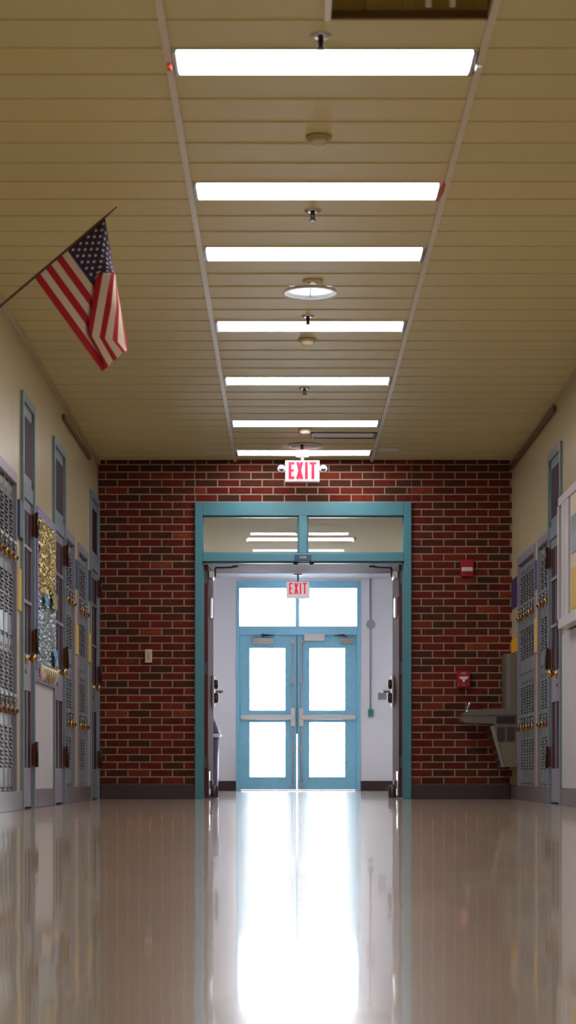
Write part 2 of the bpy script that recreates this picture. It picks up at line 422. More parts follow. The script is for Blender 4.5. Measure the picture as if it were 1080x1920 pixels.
def open_leaf(side):
    """leaf swung open ninety degrees into the passage; side -1 left, +1 right"""
    if side < 0: xe, xf, xf2 = -.762, -.719, -.703        # hinge-side edge, aisle face near/far
    else: xe, xf, xf2 = 1.062, 1.020, 1.008
    y0, y1 = D+.062, D+.95
    lf = MB(); dx = xf2-xf
    z0, z1 = .012, 2.135
    vs = [(xe,y0,z0),(xf,y0,z0),(xf2,y1,z0),(xe+dx,y1,z0),(xe,y0,z1),(xf,y0,z1),(xf2,y1,z1),(xe+dx,y1,z1)]
    fs = [(0,3,2,1),(4,5,6,7),(0,1,5,4),(1,2,6,5),(2,3,7,6),(3,0,4,7)]
    if side > 0: fs = [q[::-1] for q in fs]
    lf.add(vs, fs)
    leaf = lf.build('door_leaf', 'leaf_wood', dd)
    s = -side                                             # towards the aisle
    ax = lambda y: xf+dx*(y-y0)/(y1-y0)
    for z in (2.02, 1.19, .34):
        MB().box(xe-.001*s, xf-.006*s, y0-.004, y0+.001, z-.055, z+.055).lathe((xe-.006*s, y0-.006, z), [(.008,-.055),(.008,.055)], 'z', 10).build('hinge', 'steel_dark', leaf)
    # protection strip on the edge, kick plate, upper plate
    MB().box(ax(18.9), ax(18.9)+.004*s, 18.72, 18.98, .03, .25, bev=.001).build('kick_plate', 'satin', leaf)
    MB().box(ax(18.9), ax(18.9)+.022*s, 18.9, 19.1, 1.68, 1.86, bev=.008).build('upper_plate', 'satin', leaf)
    e = MB(); yl = 19.40; xl = ax(yl)
    e.box(xl, xl+.022*s, yl-.035, yl+.035, .86, 1.16, bev=.006)
    es = e.build('escutcheon', 'satin', leaf)
    MB().lathe((xl, yl, 1.075), [(.046, .020*s), (.044, .048*s), (.026, .056*s)], 'x', 20).lathe((xl, yl, .945), [(.050, .020*s), (.046, .048*s), (.03, .058*s)], 'x', 20).build('rose', 'steel_dark', es)
    lv = MB(); lv.tube([(xl+.03*s, yl, 1.005), (xl+.085*s, yl, 1.005), (xl+.098*s, yl-.02, 1.005), (xl+.10*s, yl-.10, 1.003), (xl+.095*s, yl-.12, 1.0)], .0135, 12)
    lv.build('lever', 'satin', es)
    # kick-down holder
    MB().box(ax(18.95), ax(18.95)+.03*s, 18.9, 18.96, .09, .17, bev=.006).lathe((ax(18.95)+.045*s, 18.93, .067), [(.02,-.064),(.034,-.058),(.036,0),(.030,.04),(.016,.062)], 'z', 16).build('holder', 'steel_dark', leaf)
    # surface closer with arm to the head
    cb = MB().box(ax(18.8), ax(18.8)+.045*s, 18.72, 19.0, 2.02, 2.085, bev=.006).build('closer', 'steel', leaf)
    a = MB(); a.tube([(ax(18.8)+.06*s, 18.76, 2.03), (ax(18.8)+.06*s, 18.76, 2.11)], .009)
    a.tube([(ax(18.8)+.06*s, 18.76, 2.115), (ax(18.8)+.15*s, 18.79, 2.118), (ax(18.8)+.24*s, 18.73, 2.118)], .008)
    a.lathe((ax(18.8)+.24*s, 18.73, 2.118), [(.02,-.008),(.03,.0),(.03,.012)], 'z', 14)
    a.build('closer_arm', 'steel_dark', cb)
open_leaf(-1); open_leaf(1)

# ------------------------------------------------------------------ passage behind the doorway
PZ = 2.85
struct(MB().box(-1.75, -1.6, D+.2, YF, 0, 3.55).build('wall_passage_left', 'pale_wall'), 'pale left wall of the passage behind the doorway', 'wall')
struct(MB().box(1.95, 2.1, D+.2, YF, 0, 3.55).build('wall_passage_right', 'pale_wall'), 'pale right wall of the passage behind the doorway', 'wall')
pc = MB()
y = D+.2
while y < 24.43:
    y1 = min(y+PW, 24.43)
    if not (22.74 < (y+y1)/2 < 23.05):
        pc.box(-1.62, 1.97, y+.003, y1, PZ, PZ+.03, 0)
    else:
        pc.box(-1.62, -.46, y+.003, y1, PZ, PZ+.03, 0); pc.box(.77, 1.97, y+.003, y1, PZ, PZ+.03, 0)
        PLY = (y+y1)/2
    y = y1
pc.box(-1.62, 1.97, D+.2, 24.75, PZ+.06, PZ+.07, 1)
pc.box(-1.62, 1.97, 24.75, 26.5, PZ-.03, PZ+.05, 2)
pc.box(-1.62, 1.97, 26.5, YF, PZ-.035, PZ+.05, 3)
struct(pc.build('ceiling_passage', ['plank_matte', 'plank_joint', 'soffit', 'soffit_gloss']), 'passage ceiling, cream planks turning to a grey soffit by the exit', 'ceiling')
struct(MB().box(-2.5, 2.9, D+.2, YF+.2, 3.55, 3.7).build('roof_slab_passage', 'roof'), 'structural slab above the passage ceiling', 'slab')

# outer wall
def fx(x): return (x-CX)*YF/FX
def fz(y): return CH+(CY-y)*YF/FX
EX0, EX1, EZ = fx(443), fx(676), fz(1090)
wf = MB(); wf.box(-1.75, EX0, YF, YF+.15, 0, 3.55); wf.box(EX1, 2.1, YF, YF+.15, 0, 3.55); wf.box(EX0, EX1, YF, YF+.15, EZ, 3.55)
struct(wf.build('wall_outer', 'pale_wall'), 'pale lavender outer wall around the exit doors', 'wall')
mb = MB(); mb.box(-1.6, EX0-.004, YF-.014, YF-.001, 0, .13, bev=.003); mb.box(EX1+.004, 1.95, YF-.014, YF-.001, 0, .13, bev=.003)
struct(mb.build('baseboard_outer', 'base_purple'), 'dark purple base under the pale outer wall', 'baseboard')

ex = thing('door_6', ((EX0+EX1)/2, YF, 0), 'blue glazed double exit doors with transom and push bars, bright daylight behind', 'door', kind='structure')
f = MB(); yA, yB = YF-.02, YF+.12
jl, jr = fx(449), fx(669)
zt0, zt1, zd = fz(1174), fz(1103), fz(1191)
mxl, mxr = fx(554), fx(561.5)
f.box(EX0, jl, yA, yB, 0, EZ, bev=.004); f.box(jr, EX1, yA, yB, 0, EZ, bev=.004)
f.box(jl, jr, yA, yB, zt1, EZ, bev=.004); f.box(jl, jr, yA, yB, zd, zt0, bev=.004); f.box(mxl, mxr, yA, yB, zt0, zt1, bev=.003)
f.box(jl, jl+.022, YF+.058, YF+.09, 0, zd); f.box(jr-.022, jr, YF+.058, YF+.09, 0, zd); f.box(jl, jr, YF+.058, YF+.09, zd-.022, zd)
f.build('door_frame', 'teal_bloom', ex)
MB().box(fx(554.5), fx(559.5), YF+.057, YF+.064, .75, zd).build('meeting_strip', 'black', ex)
for a, b in ((jl, mxl), (mxr, jr)):
    MB().box(a, b, YF+.05, YF+.056, zt0, zt1).build('transom_pane', 'glass', ex)
def exit_leaf(xa, xb, ga, gb, hinge_left):
    y0, y1 = YF+.01, YF+.055
    z0, z1 = .012, zd-.004
    lf = MB()
    g = [(fz(1458), fz(1353)), (fz(1333), fz(1214))]
    lf.box(xa, ga, y0, y1, z0, z1); lf.box(gb, xb, y0, y1, z0, z1)
    lf.box(ga, gb, y0, y1, z0, g[0][0]); lf.box(ga, gb, y0, y1, g[0][1], g[1][0]); lf.box(ga, gb, y0, y1, g[1][1], z1)
    for (p, q) in g:                                   # glazing beads
        lf.box(ga, ga+.01, y0-.006, y0, p, q); lf.box(gb-.01, gb, y0-.006, y0, p, q); lf.box(ga, gb, y0-.006, y0, p, p+.01); lf.box(ga, gb, y0-.006, y0, q-.01, q)
    leaf = lf.build('door_leaf', 'teal_bloom', ex)
    for (p, q) in g: MB().box(ga, gb, y0+.02, y0+.026, p, q).build('pane', 'glass', leaf)
    pz = fz(1345); s = -1 if hinge_left else 1
    xm = fx(549) if hinge_left else fx(565)            # lock-stile rod centre
    xo = xa+.045 if hinge_left else xb-.045
    pb = MB(); pb.box(min(xm, xo), max(xm, xo), YF-.07, YF-.035, pz-.032, pz+.032, bev=.012)
    pb.box(xo-.03, xo+.03, YF-.06, YF+.009, pz-.026, pz+.026, bev=.006)
    pb.box(xm-.03, xm+.03, YF-.05, YF+.009, pz-.12, pz+.12, bev=.008)
    pbar = pb.build('push_bar', 'white', leaf)
    r = MB(); r.tube([(xm, YF-.012, .035), (xm, YF-.012, z1-.03)], .011, 10)
    for z in (.08, .55, 1.45, z1-.08): r.box(xm-.022, xm+.022, YF-.03, YF+.009, z-.03, z+.03, bev=.004)
    r.build('vertical_rod', 'bin_rim', pbar)
    if hinge_left:
        c = MB().box(fx(473), fx(513), YF-.055, YF+.009, fz(1209), fz(1196), bev=.006)
    else:
        c = MB().box(fx(637), fx(662), YF-.055, YF+.009, fz(1208), fz(1196), bev=.006)
    cb = c.build('closer', 'steel', leaf)
    ar = MB(); q = fx(493) if hinge_left else fx(648)
    ar.tube([(q, YF-.05, fz(1196)), (q, YF-.05, fz(1192))], .01); ar.tube([(q, YF-.05, fz(1192.5)), (q+(-.15 if not hinge_left else .15), YF-.1, fz(1192.5)), (q+(-.02), YF-.03, fz(1190))], .008)
    ar.build('closer_arm', 'steel_dark', cb)
    return leaf
exit_leaf(jl+.002, fx(556.2), fx(467), fx(536), True)
exit_leaf(fx(557.6), jr-.002, fx(579), fx(648), False)
MB().box(fx(570), fx(609), YF-.06, YF-.021, fz(1202), fz(1189), bev=.005).build('sensor_box', 'white', ex)
MB().box(EX0, EX1, YF-.05, YF+.16, 0, .010, bev=.003).build('threshold', 'steel', ex)

# ------------------------------------------------------------------ classroom doors in the side walls
def side_door(num, side, ya, yb, label):
    root = thing('door_%d' % num, (W(side, 0), (ya+yb)/2, 0), label, 'door', kind='structure')
    p, c, top = .022, .045, 2.70
    X = lambda q: W(side, q)
    fr = MB()
    fr.box(X(p), X(-.06), ya, ya+c, 0, top, bev=.003); fr.box(X(p), X(-.06), yb-c, yb, 0, top, bev=.003)
    fr.box(X(p), X(-.06), ya+c, yb-c, top-.06, top, bev=.003)
    fr.box(X(.012), X(-.06), ya+c, yb-c, 2.03, 2.13, bev=.003)               # transom bar
    # transom panel surround
    fr.box(X(.004), X(-.04), ya+c, ya+c+.03, 2.13, top-.06); fr.box(X(.004), X(-.04), yb-c-.03, yb-c, 2.13, top-.06)
    fr.box(X(.004), X(-.04), ya+c, yb-c, top-.13, top-.06); fr.box(X(.004), X(-.04), ya+c, yb-c, 2.13, 2.19)
    fr.build('door_frame', 'bluegrey', root)
    MB().box(X(.003), X(-.012), ya+c+.02, yb-c-.02, 2.18, top-.12).build('transom_pane', 'maroon_dark', root)
    l0, l1 = ya+c+.004, yb-c-.004
    lf = MB(); z0, z1 = .012, 2.026
    st = .03
    lf.box(X(0), X(-.045), l0, l0+st, z0, z1); lf.box(X(0), X(-.045), l1-.03, l1, z0, z1)
    lf.box(X(0), X(-.045), l0+st, l1-.03, z0, .27); lf.box(X(0), X(-.045), l0+st, l1-.03, .78, 1.02); lf.box(X(0), X(-.045), l0+st, l1-.03, 1.96, z1)
    leaf = lf.build('door_leaf', 'kick', root); tag(leaf, 'grey painted leaf with dark glazing above the knob')
    # upper glazing in three lights with pale bars
    MB().box(X(-.003), X(-.02), l0+st-.005, l1-.025, 1.015, 1.965).build('pane', 'maroon_dark', leaf)
    b = MB()
    for z in (1.36, 1.72): b.box(X(.008), X(-.012), l0+st, l1-.03, z-.012, z+.012, bev=.002)
    ym = (l0+st+l1-.03)/2+.03
    b.box(X(.001), X(-.012), ym-.008, ym+.008, 1.02, 1.96)
    b.build('glazing_bar', 'kick', leaf)
    # lower panel with two deep grooves
    lp = MB(); lp.box(X(-.006), X(-.04), l0+st, l1-.03, .27, .78, 0)
    lp.box(X(.000), X(-.03), ym-.02, ym+.02, .27, .78, 1)
    lp.build('lower_panel', ['maroon_dark', 'kick'], leaf)
    kn = MB(); ky = l0+.42*(l1-l0)
    kn.lathe((X(0), ky, .985), [(.03, .0), (.03, -side*.008), (.012, -side*.012), (.012, -side*.03), (.026, -side*.038), (.031, -side*.052), (.026, -side*.066), (.010, -side*.07)], 'x', 20)
    kn.build('knob', 'brass', leaf)
    MB().lathe((X(0), ky, .90), [(.013, 0), (.013, -side*.004)], 'x', 14).build('keyhole', 'black', leaf)
    MB().box(X(.001), X(.006), l0, l0+.05, 1.065, 1.10).build('strike_plate', 'white', leaf)
    for z in (1.90, 1.12, .36):
        h = MB(); h.box(X(p+.003), X(0), yb-c-.006, yb-c+.0005, z-.075, z+.075, 0)
        h.box(X(p+.003), X(p+.001), yb-c-.04, yb-c+.02, z-.075, z+.075, 0)
        h.lathe((X(p+.012), yb-c+.010, z), [(.011,-.085),(.011,.085)], 'z', 12, 1)
        hg = h.build('hinge', ['hinge', 'black'], root)
    return root
side_door(1, -1, 13.17, 13.80, 'narrow blue grey framed classroom door nearest on left wall, before foil board')
side_door(2, -1, 14.96, 15.73, 'blue grey framed classroom door on left wall, just past the foil board')
side_door(3, -1, 17.77, 18.53, 'blue grey framed classroom door on left wall, beside the brick wall')
side_door(4, 1, 15.19, 15.90, 'blue grey framed classroom door on the right wall beside the display case')

# ------------------------------------------------------------------ lockers
LH = 1.935
def make_locker():
    """faces +x, origin at the middle of the front bottom edge, 0.2 wide"""
    w = .2
    r = thing('locker', (0,0,0), 'locker', 'locker', 'grey two-tier lockers along both walls')
    b = MB()
    b.box(-.36, -.010, -w/2, -w/2+.008, 0, LH); b.box(-.36, -.010, w/2-.008, w/2, 0, LH); b.box(-.36, -.352, -w/2, w/2, 0, LH)
    b.box(-.36, -.010, -w/2, w/2, 0, .02); b.box(-.36, -.010, -w/2, w/2, LH-.02, LH); b.box(-.36, -.010, -w/2, w/2, .955, .975)
    b.box(-.03, 0, -w/2, -w/2+.010, 0, LH); b.box(-.03, 0, w/2-.010, w/2, 0, LH)
    b.build('body', 'locker', r)
    for (z0, z1) in ((.025, .952), (.978, LH-.022)):
        d = MB(); a = w/2-.012
        d.box(-.022, -.003, -a, a, z0, z1, 0, bev=.002)
        h = z1-z0
        for (q0, nn) in ((z1-.10, 10), (z0+.42*h-.02, 6), (z0+.22*h+.02, 5)):
            for k in range(nn):
                z = q0-k*.024
                off = .018 if k % 2 else -.018
                vs = [(-.003, off-.055, z+.016), (-.003, off+.055, z+.016), (.007, off+.05, z), (.007, off-.05, z)]
                d.add(vs, [(0,3,2,1)], 0)
                d.add([(-.0025, off-.055, z), (-.0025, off+.055, z), (-.0025, off+.055, z-.007), (-.0025, off-.055, z-.007)], [(0,3,2,1)], 1)
                d.add([(.007, off-.05, z), (.007, off+.05, z), (-.0025, off+.055, z), (-.0025, off-.055, z)], [(0,3,2,1)], 1)
        dr = d.build('door', ['locker', 'slot'], r)
        zh = z0+.58*h
        hb = MB(); hb.box(-.003, .004, -.055, .055, zh-.05, zh+.04, 1); hb.box(-.003, .030, -.06, .06, zh+.02, zh+.045, 0, bev=.006)
        hb.box(-.003, .036, -.003, .003, zh-.022, zh+.003, 0)
        hb.build('handle', ['locker', 'steel_dark'], dr)
        # number plate
        MB().box(-.003, .0, -.03, .03, z1-.07, z1-.045).build('number_plate', 'steel_dark', dr)
    return r
def make_padlock(body, nm='padlock'):
    r = thing(nm, (0,0,0), 'padlock', 'padlock')
    pts = [(0, -.013, -.02), (0, -.013, .012)]
    for i in range(9):
        a = PI-PI*i/8; pts.append((0, .013*math.cos(a), .016+.013*math.sin(a)))
    pts += [(0, .013, .012), (0, .013, -.02)]
    MB().tube(pts, .004, 8).build('shackle', 'steel', r)
    bd = MB().lathe((0, 0, -.042), [(.020,-.013),(.026,-.010),(.027,.006),(.022,.012)], 'x', 20).build('body', body, r)
    MB().lathe((0, 0, -.042), [(.018,.012),(.018,.015),(.010,.017),(.009,.022)], 'x', 18).build('dial', 'black', bd)
    return r
LOCKER = make_locker(); PAD_B = make_padlock('brass'); PAD_C = make_padlock('copper', 'padlock')
first = [True]; firstb = [True]; firstc = [True]
ORD = ['first', 'second', 'third', 'fourth', 'fifth', 'sixth']
def bank(side, ya, yb, n, where, far_name, trim_no):
    w = (yb-ya)/n
    for i in range(n):
        if first[0]: L = LOCKER; first[0] = False
        else: L = copy_tree(LOCKER)
        yc = yb-w*(i+.5)
        L.location = (W(side, -.012), yc, .123); L.rotation_euler = (0, 0, 0 if side < 0 else PI)
        L.scale = (1, w/.2, 1)
        L['label'] = 'grey louvred locker %s, %s from %s' % (where, ORD[i], far_name)
        for tier, z in (('upper', 1.455), ('lower', .50)):
            c = (i+(tier == 'lower')) % 2
            if tier == 'lower' and side < 0 and i in (1, 3) and n > 4: c = 1
            if c == 0:
                if firstb[0]: P = PAD_B; firstb[0] = False
                else: P = copy_tree(PAD_B)
            else:
                if firstc[0]: P = PAD_C; firstc[0] = False
                else: P = copy_tree(PAD_C)
            zz = .123+(.978+.58*(LH-.022-.978) if tier == 'upper' else .025+.58*(.952-.025))-.012
            P.location = (W(side, .014), yc+random.uniform(-.002, .002), zz-.008)
            P.rotation_euler = (random.uniform(-.05, .05), 0, (0 if side < 0 else PI)+random.uniform(-.15, .15))
            P['label'] = '%s padlock on %s door of the %s locker from %s' % ('brass' if c == 0 else 'copper', tier, ORD[i], far_name.replace(' and ', ', '))
            P['category'] = 'padlock'; P['group'] = 'padlocks hanging from the lockers'
    t = MB()
    x0, x1 = W(side, .012), W(side, -.02)
    t.box(x0, x1, ya-.03, yb+.03, 2.058, 2.125, bev=.003)
    t.box(x0, x1, ya-.03, ya, .123, 2.058, bev=.003); t.box(x0, x1, yb, yb+.03, .123, 2.058, bev=.003)
    struct(t.build('trim_%d' % trim_no, 'lockframe'), 'lavender grey metal surround of the lockers %s' % where, 'trim')
bank(-1, 11.91, 12.91, 5, 'in the nearest left bank', 'the first door', 6)
bank(-1, 15.79, 16.44, 3, 'past the second left door', 'the left post', 7)
bank(-1, 16.79, 17.53, 4, 'before the third left door', 'that third door', 8)
bank(1, 15.96, 16.61, 3, 'beside the right door', 'the right post', 9)
bank(1, 16.87, 18.04, 6, 'near the fountain', 'the fountain', 10)

# placards and yellow papers on the wall piers
def sheet(name, side, ya, yb, z0, z1, p, m, label, cat, group):
    mb = MB(); mb.box(W(side, -.002), W(side, p), ya, yb, z0, z1, bev=.0015)
    return tag(mb.build(name, m), label, cat, group)
G1, G2 = 'dark placards beside the doors', 'yellow papers under the placards'
sheet('room_placard', -1, 12.97, 13.16, 1.735, 1.97, .024, 'navy', 'dark blue room placard on the left pier before the nearest door', 'sign', G1)
sheet('yellow_notice', -1, 12.96, 13.14, 1.27, 1.54, .014, 'yellow', 'yellow notice on the left pier before the nearest door', 'notice', G2)
sheet('room_placard', -1, 16.50, 16.75, 1.74, 1.96, .012, 'navy', 'dark blue room placard on the post between two left locker banks', 'sign', G1)
sheet('yellow_notice', -1, 16.52, 16.73, 1.20, 1.44, .012, 'yellow', 'yellow notice on the post between two left locker banks', 'notice', G2)
sheet('room_placard', -1, 17.60, 17.75, 1.73, 1.98, .024, 'navy', 'dark blue room placard on left pier before the door at the brick wall', 'sign', G1)
sheet('yellow_notice', -1, 17.59, 17.74, 1.19, 1.44, .018, 'yellow', 'yellow notice on left pier before the door at the brick wall', 'notice', G2)
sheet('room_placard', 1, 16.66, 16.83, 1.74, 1.97, .012, 'navy', 'dark blue room placard on the post between two right locker banks', 'sign', G1)
sheet('yellow_notice', 1, 16.66, 16.83, 1.22, 1.50, .012, 'yellow', 'yellow notice on the post between two right locker banks', 'notice', G2)
sheet('purple_placard', 1, 18.10, 18.58, 1.72, 1.98, .010, 'purple', 'dark purple sign on the right wall above the drinking fountain', 'sign', G1)
sheet('orange_notice', 1, 18.10, 18.58, 1.315, 1.44, .010, 'orange', 'orange yellow notice on the right wall just above the drinking fountain', 'notice', G2)

# ------------------------------------------------------------------ foil bulletin board on the left wall
bb = thing('bulletin_board', (XL, 14.4, .85), 'bulletin board of crumpled gold and blue foil with violet border, left wall', 'bulletin board')
ba, bbk = 13.84, 14.93
MB().box(XL+.001, XL+.012, ba, bbk, .86, 2.04).build('backing', 'lilac', bb)
def foil(y0, y1, z0, z1, nm, m, amp, base=.02, ny=64, nz=34):
    mb = MB(); vs = []
    for j in range(nz+1):
        for i in range(ny+1):
            edge = i in (0, ny) or j in (0, nz)
            yy = y0+(y1-y0)*i/ny+(0 if edge else random.uniform(-.4, .4)*(y1-y0)/ny)
            zz = z0+(z1-z0)*j/nz+(0 if edge else random.uniform(-.4, .4)*(z1-z0)/nz)
            vs.append((XL+base+random.random()*amp, yy, zz))
    fs = []
    for j in range(nz):
        for i in range(ny):
            a = j*(ny+1)+i
            if (i+j) % 2: fs += [(a, a+1, a+ny+2), (a, a+ny+2, a+ny+1)]
            else: fs += [(a, a+1, a+ny+1), (a+1, a+ny+2, a+ny+1)]
    mb.add(vs, fs); return mb.build(nm, m, bb)
tag(foil(ba+.05, bbk-.06, 1.44, 1.98, 'foil_sheet', 'gold_foil', .022), 'crumpled gold foil on the upper half')
tag(foil(ba+.05, bbk-.06, .95, 1.46, 'foil_sheet', 'blue_foil', .022), 'crumpled silver blue foil on the lower half')
tag(foil(14.45, 14.78, 1.40, 1.52, 'foil_patch', 'gold_foil', .015, .052, 8, 5), 'small gold foil patch')
tag(foil(14.05, 14.3, 1.39, 1.47, 'foil_patch', 'sky_foil', .012, .052, 6, 4), 'small sky blue foil patch')
tag(foil(14.6, 14.85, 1.0, 1.12, 'foil_patch', 'sky_foil', .012, .052, 6, 4), 'small sky blue foil patch')
for z0, z1 in ((1.975, 2.04), (.855, .93)):
    s = MB(); s.box(XL+.012, XL+.03, ba-.01, bbk+.01, z0, z1, 0)
    for k in range(3):
        zz = z0+(z1-z0)*(k+.3)/3; s.box(XL+.03, XL+.033, ba-.01, bbk+.01, zz, zz+.010, 1)
    s.build('border_strip', ['lilac', 'violet'], bb)
for ys in (ba-.01, bbk-.055):
    s = MB(); s.box(XL+.012, XL+.03, ys, ys+.065, .93, 1.975, 0)
    z = .95
    while z < 1.96: s.lathe((XL+.03, ys+.033, z), [(.016, -.002), (.016, .003)], 'x', 8, 1); z += .042
    s.build('border_strip', ['violet', 'lilac'], bb)
fr = MB()
for k in range(15):
    yy = ba+.08+k*.063; ln = random.uniform(.05, .10)
    fr.lathe((XL+.05, yy, .955), [(.004, .02), (.018, -.01), (.016, -ln*.6), (.003, -ln)], 'z', 8, k % 2)
fr.build('tassel_fringe', ['fringe', 'gold_foil'], bb)

# white bead-board panels under the board and under the case
def bead(num, side, ya, yb, z0, z1, label):
    mb = MB(); n = int((yb-ya)/.085); w = (yb-ya)/n
    for i in range(n): mb.box(W(side, 0), W(side, .008), ya+i*w+.002, ya+(i+1)*w-.002, z0, z1, bev=.003)
    struct(mb.build('trim_%d' % num, 'white_panel'), label, 'wall panel')
bead(11, -1, 13.82, 14.94, .124, .853, 'white beaded panel under the foil bulletin board')
bead(12, 1, 13.2, 15.17, .124, 1.262, 'white beaded panel on the right wall under the display case')

# ------------------------------------------------------------------ display case on the right wall
dc = thing('display_case', (XR, 14.0, 1.27), 'white framed shallow display case on right wall, cut by the frame edge', 'display case')
ca, cb_ = 13.2, 14.78
q = .095
s = MB()
s.box(W(1, 0), W(1, .02), ca, cb_, 1.27, 2.21); 
s.box(W(1, .0), W(1, q), cb_-.05, cb_, 1.27, 2.21, bev=.004); s.box(W(1, 0), W(1, q), ca, ca+.05, 1.27, 2.21, bev=.004)
s.box(W(1, 0), W(1, q), ca, cb_, 2.15, 2.21, bev=.004); s.box(W(1, 0), W(1, q), ca, cb_, 1.27, 1.34, bev=.004)
s.build('case_frame', 'white_panel', dc)
MB().box(W(1, q-.004), W(1, q-.03), 14.24, 14.42, 1.34, 2.15, bev=.004).build('sash', 'white_panel', dc)
MB().box(W(1, q-.004), W(1, q-.03), 14.46, 14.58, 1.34, 2.15, bev=.004).build('sash', 'white_panel', dc)
MB().box(W(1, q-.03), W(1, q-.035), 13.25, 14.74, 1.34, 2.15).build('groove_backing', 'brown', dc)
MB().box(W(1, q-.012), W(1, q-.03), 13.25, 14.17, 1.34, 2.15).build('pin_panel', 'offwhite', dc)
MB().box(W(1, q-.008), W(1, q-.013), 13.3, 14.10, 1.36, 1.64).build('yellow_sheet', 'yellow', dc)
MB().box(W(1, q-.008), W(1, q-.013), 13.3, 14.12, 1.74, 2.0).build('grey_sheet', 'bluegrey', dc)

# ------------------------------------------------------------------ brown raceways high on the walls
def raceway(side, ya, yb, za, zb, label):
    mb = MB(); n = 12
    for k in range(n):
        a = ya+(yb-ya)*k/n; b = ya+(yb-ya)*(k+1)/n; z = za+(zb-za)*(k+.5)/n
        mb.box(W(side, -.002), W(side, .024), a, b, z-.020, z+.020, bev=.003)
    tag(mb.build('cable_raceway', 'brown'), label, 'raceway', 'brown raceways under the ceiling')
raceway(-1, 15.6, 17.7, 2.95, 2.96, 'brown raceway high on the left wall above the lockers')
raceway(1, 15.55, 18.55, 3.0, 3.0, 'brown raceway high on the right wall running to the brick')

# ------------------------------------------------------------------ drinking fountain
df = thing('drinking_fountain', (XR, 18.28, 0), 'grey steel wall-mounted drinking fountain on right wall by the brick', 'drinking fountain')
fy0, fy1 = 18.09, 18.47
U = lambda u: XR-u
b = MB()
b.prism([(U(0), .807), (U(.30), .803), (U(.455), .780), (U(.478), .768), (U(.480), .745), (U(0), .748)], 'y', fy0-.012, fy1+.012)
b.prism([(U(0), .748), (U(.472), .745), (U(.492), .735), (U(.494), .700), (U(.47), .680), (U(.20), .668), (U(0), .668)], 'y', fy0, fy1)
b.build('basin', 'fount', df)
sp = MB(); sp.tube([(U(.435), 18.22, .775), (U(.437), 18.22, .81), (U(.425), 18.22, .84), (U(.405), 18.22, .872)], [.017, .013, .012, .013], 12)
sp.lathe((U(.435), 18.22, .782), [(.035, -.004), (.03, .008), (.018, .012)], 'z', 16)
sp.build('spout', 'steel', df)
c = MB(); c.prism([(U(0), .668), (U(.215), .668), (U(.118), .290), (U(0), .290)], 'y', fy0+.006, fy1-.006)
c.build('cabinet', 'beige', df)
c = MB(); c.prism([(U(.215), .655), (U(.250), .650), (U(.148), .285), (U(.12), .285)], 'y', fy0-.002, fy1+.002)
c.build('front_panel', 'steel', df)
g = MB(); g.box(U(.03), U(.195), fy0-.010, fy0-.002, .655+.02, .735)
for k in range(8): g.box(U(.034), U(.19), fy0-.014, fy0-.010, .680+k*.007, .683+k*.007)
g.build('grille', 'fount_dark', df)
for u0 in (.032, .118):
    MB().box(U(u0), U(u0+.07), fy0, fy0+.004, .515, .640).build('vent_panel', 'fount_dark', df)
t = MB(); pts = []
t.prism([(U(0), fy0+.02), (U(.07), fy0+.02), (U(.098), fy0+.032), (U(.112), fy0+.06), (U(.116), 18.28), (U(.112), fy1-.06), (U(.098), fy1-.032), (U(.07), fy1-.02), (U(0), fy1-.02)], 'z', .805, 1.290)
t.build('upright_cover', 'fount', df)

# ------------------------------------------------------------------ things on the brick wall
al = thing('fire_strobe', (1.635, D, 2.09), 'red fire alarm strobe with white lens, high on brick right of doorway', 'fire alarm')
MB().box(1.576, 1.694, D-.05, D-.002, 2.015, 2.17, bev=.008).build('housing', 'red', al)
MB().box(1.582, 1.684, D-.068, D-.049, 2.058, 2.098, bev=.008).build('lens', 'lens', al)
fa = thing('fire_alarm_pull', (1.60, D, 1.08), 'red fire alarm pull box with white T handle on brick by fountain', 'fire alarm')
MB().box(1.540, 1.661, D-.05, D-.002, 1.012, 1.157, bev=.006).build('housing', 'red', fa)
h = MB(); h.prism([(1.562, 1.108), (1.640, 1.108), (1.636, 1.088), (1.614, 1.082), (1.608, 1.058), (1.594, 1.058), (1.588, 1.082), (1.566, 1.088)], 'y', D-.066, D-.049)
h.build('pull_handle', 'white', fa)
t = MB(); text_mesh(t, 'FIRE', .026, (1.601, D-.0505, 1.137), (1,0,0), (0,0,1), .001); text_mesh(t, 'PULL', .014, (1.601, D-.0505, 1.034), (1,0,0), (0,0,1), .001)
t.build('lettering', 'lens', fa)
ts = thing('thermostat', (-1.256, D, 1.29), 'small beige thermostat box on the brick left of the doorway', 'thermostat')
MB().box(-1.288, -1.224, D-.030, D-.002, 1.235, 1.356, bev=.005).build('cover', 'offwhite', ts)
MB().box(-1.262, -1.246, D-.034, D-.029, 1.262, 1.325, bev=.002).build('scale_window', 'tan_plastic', ts)

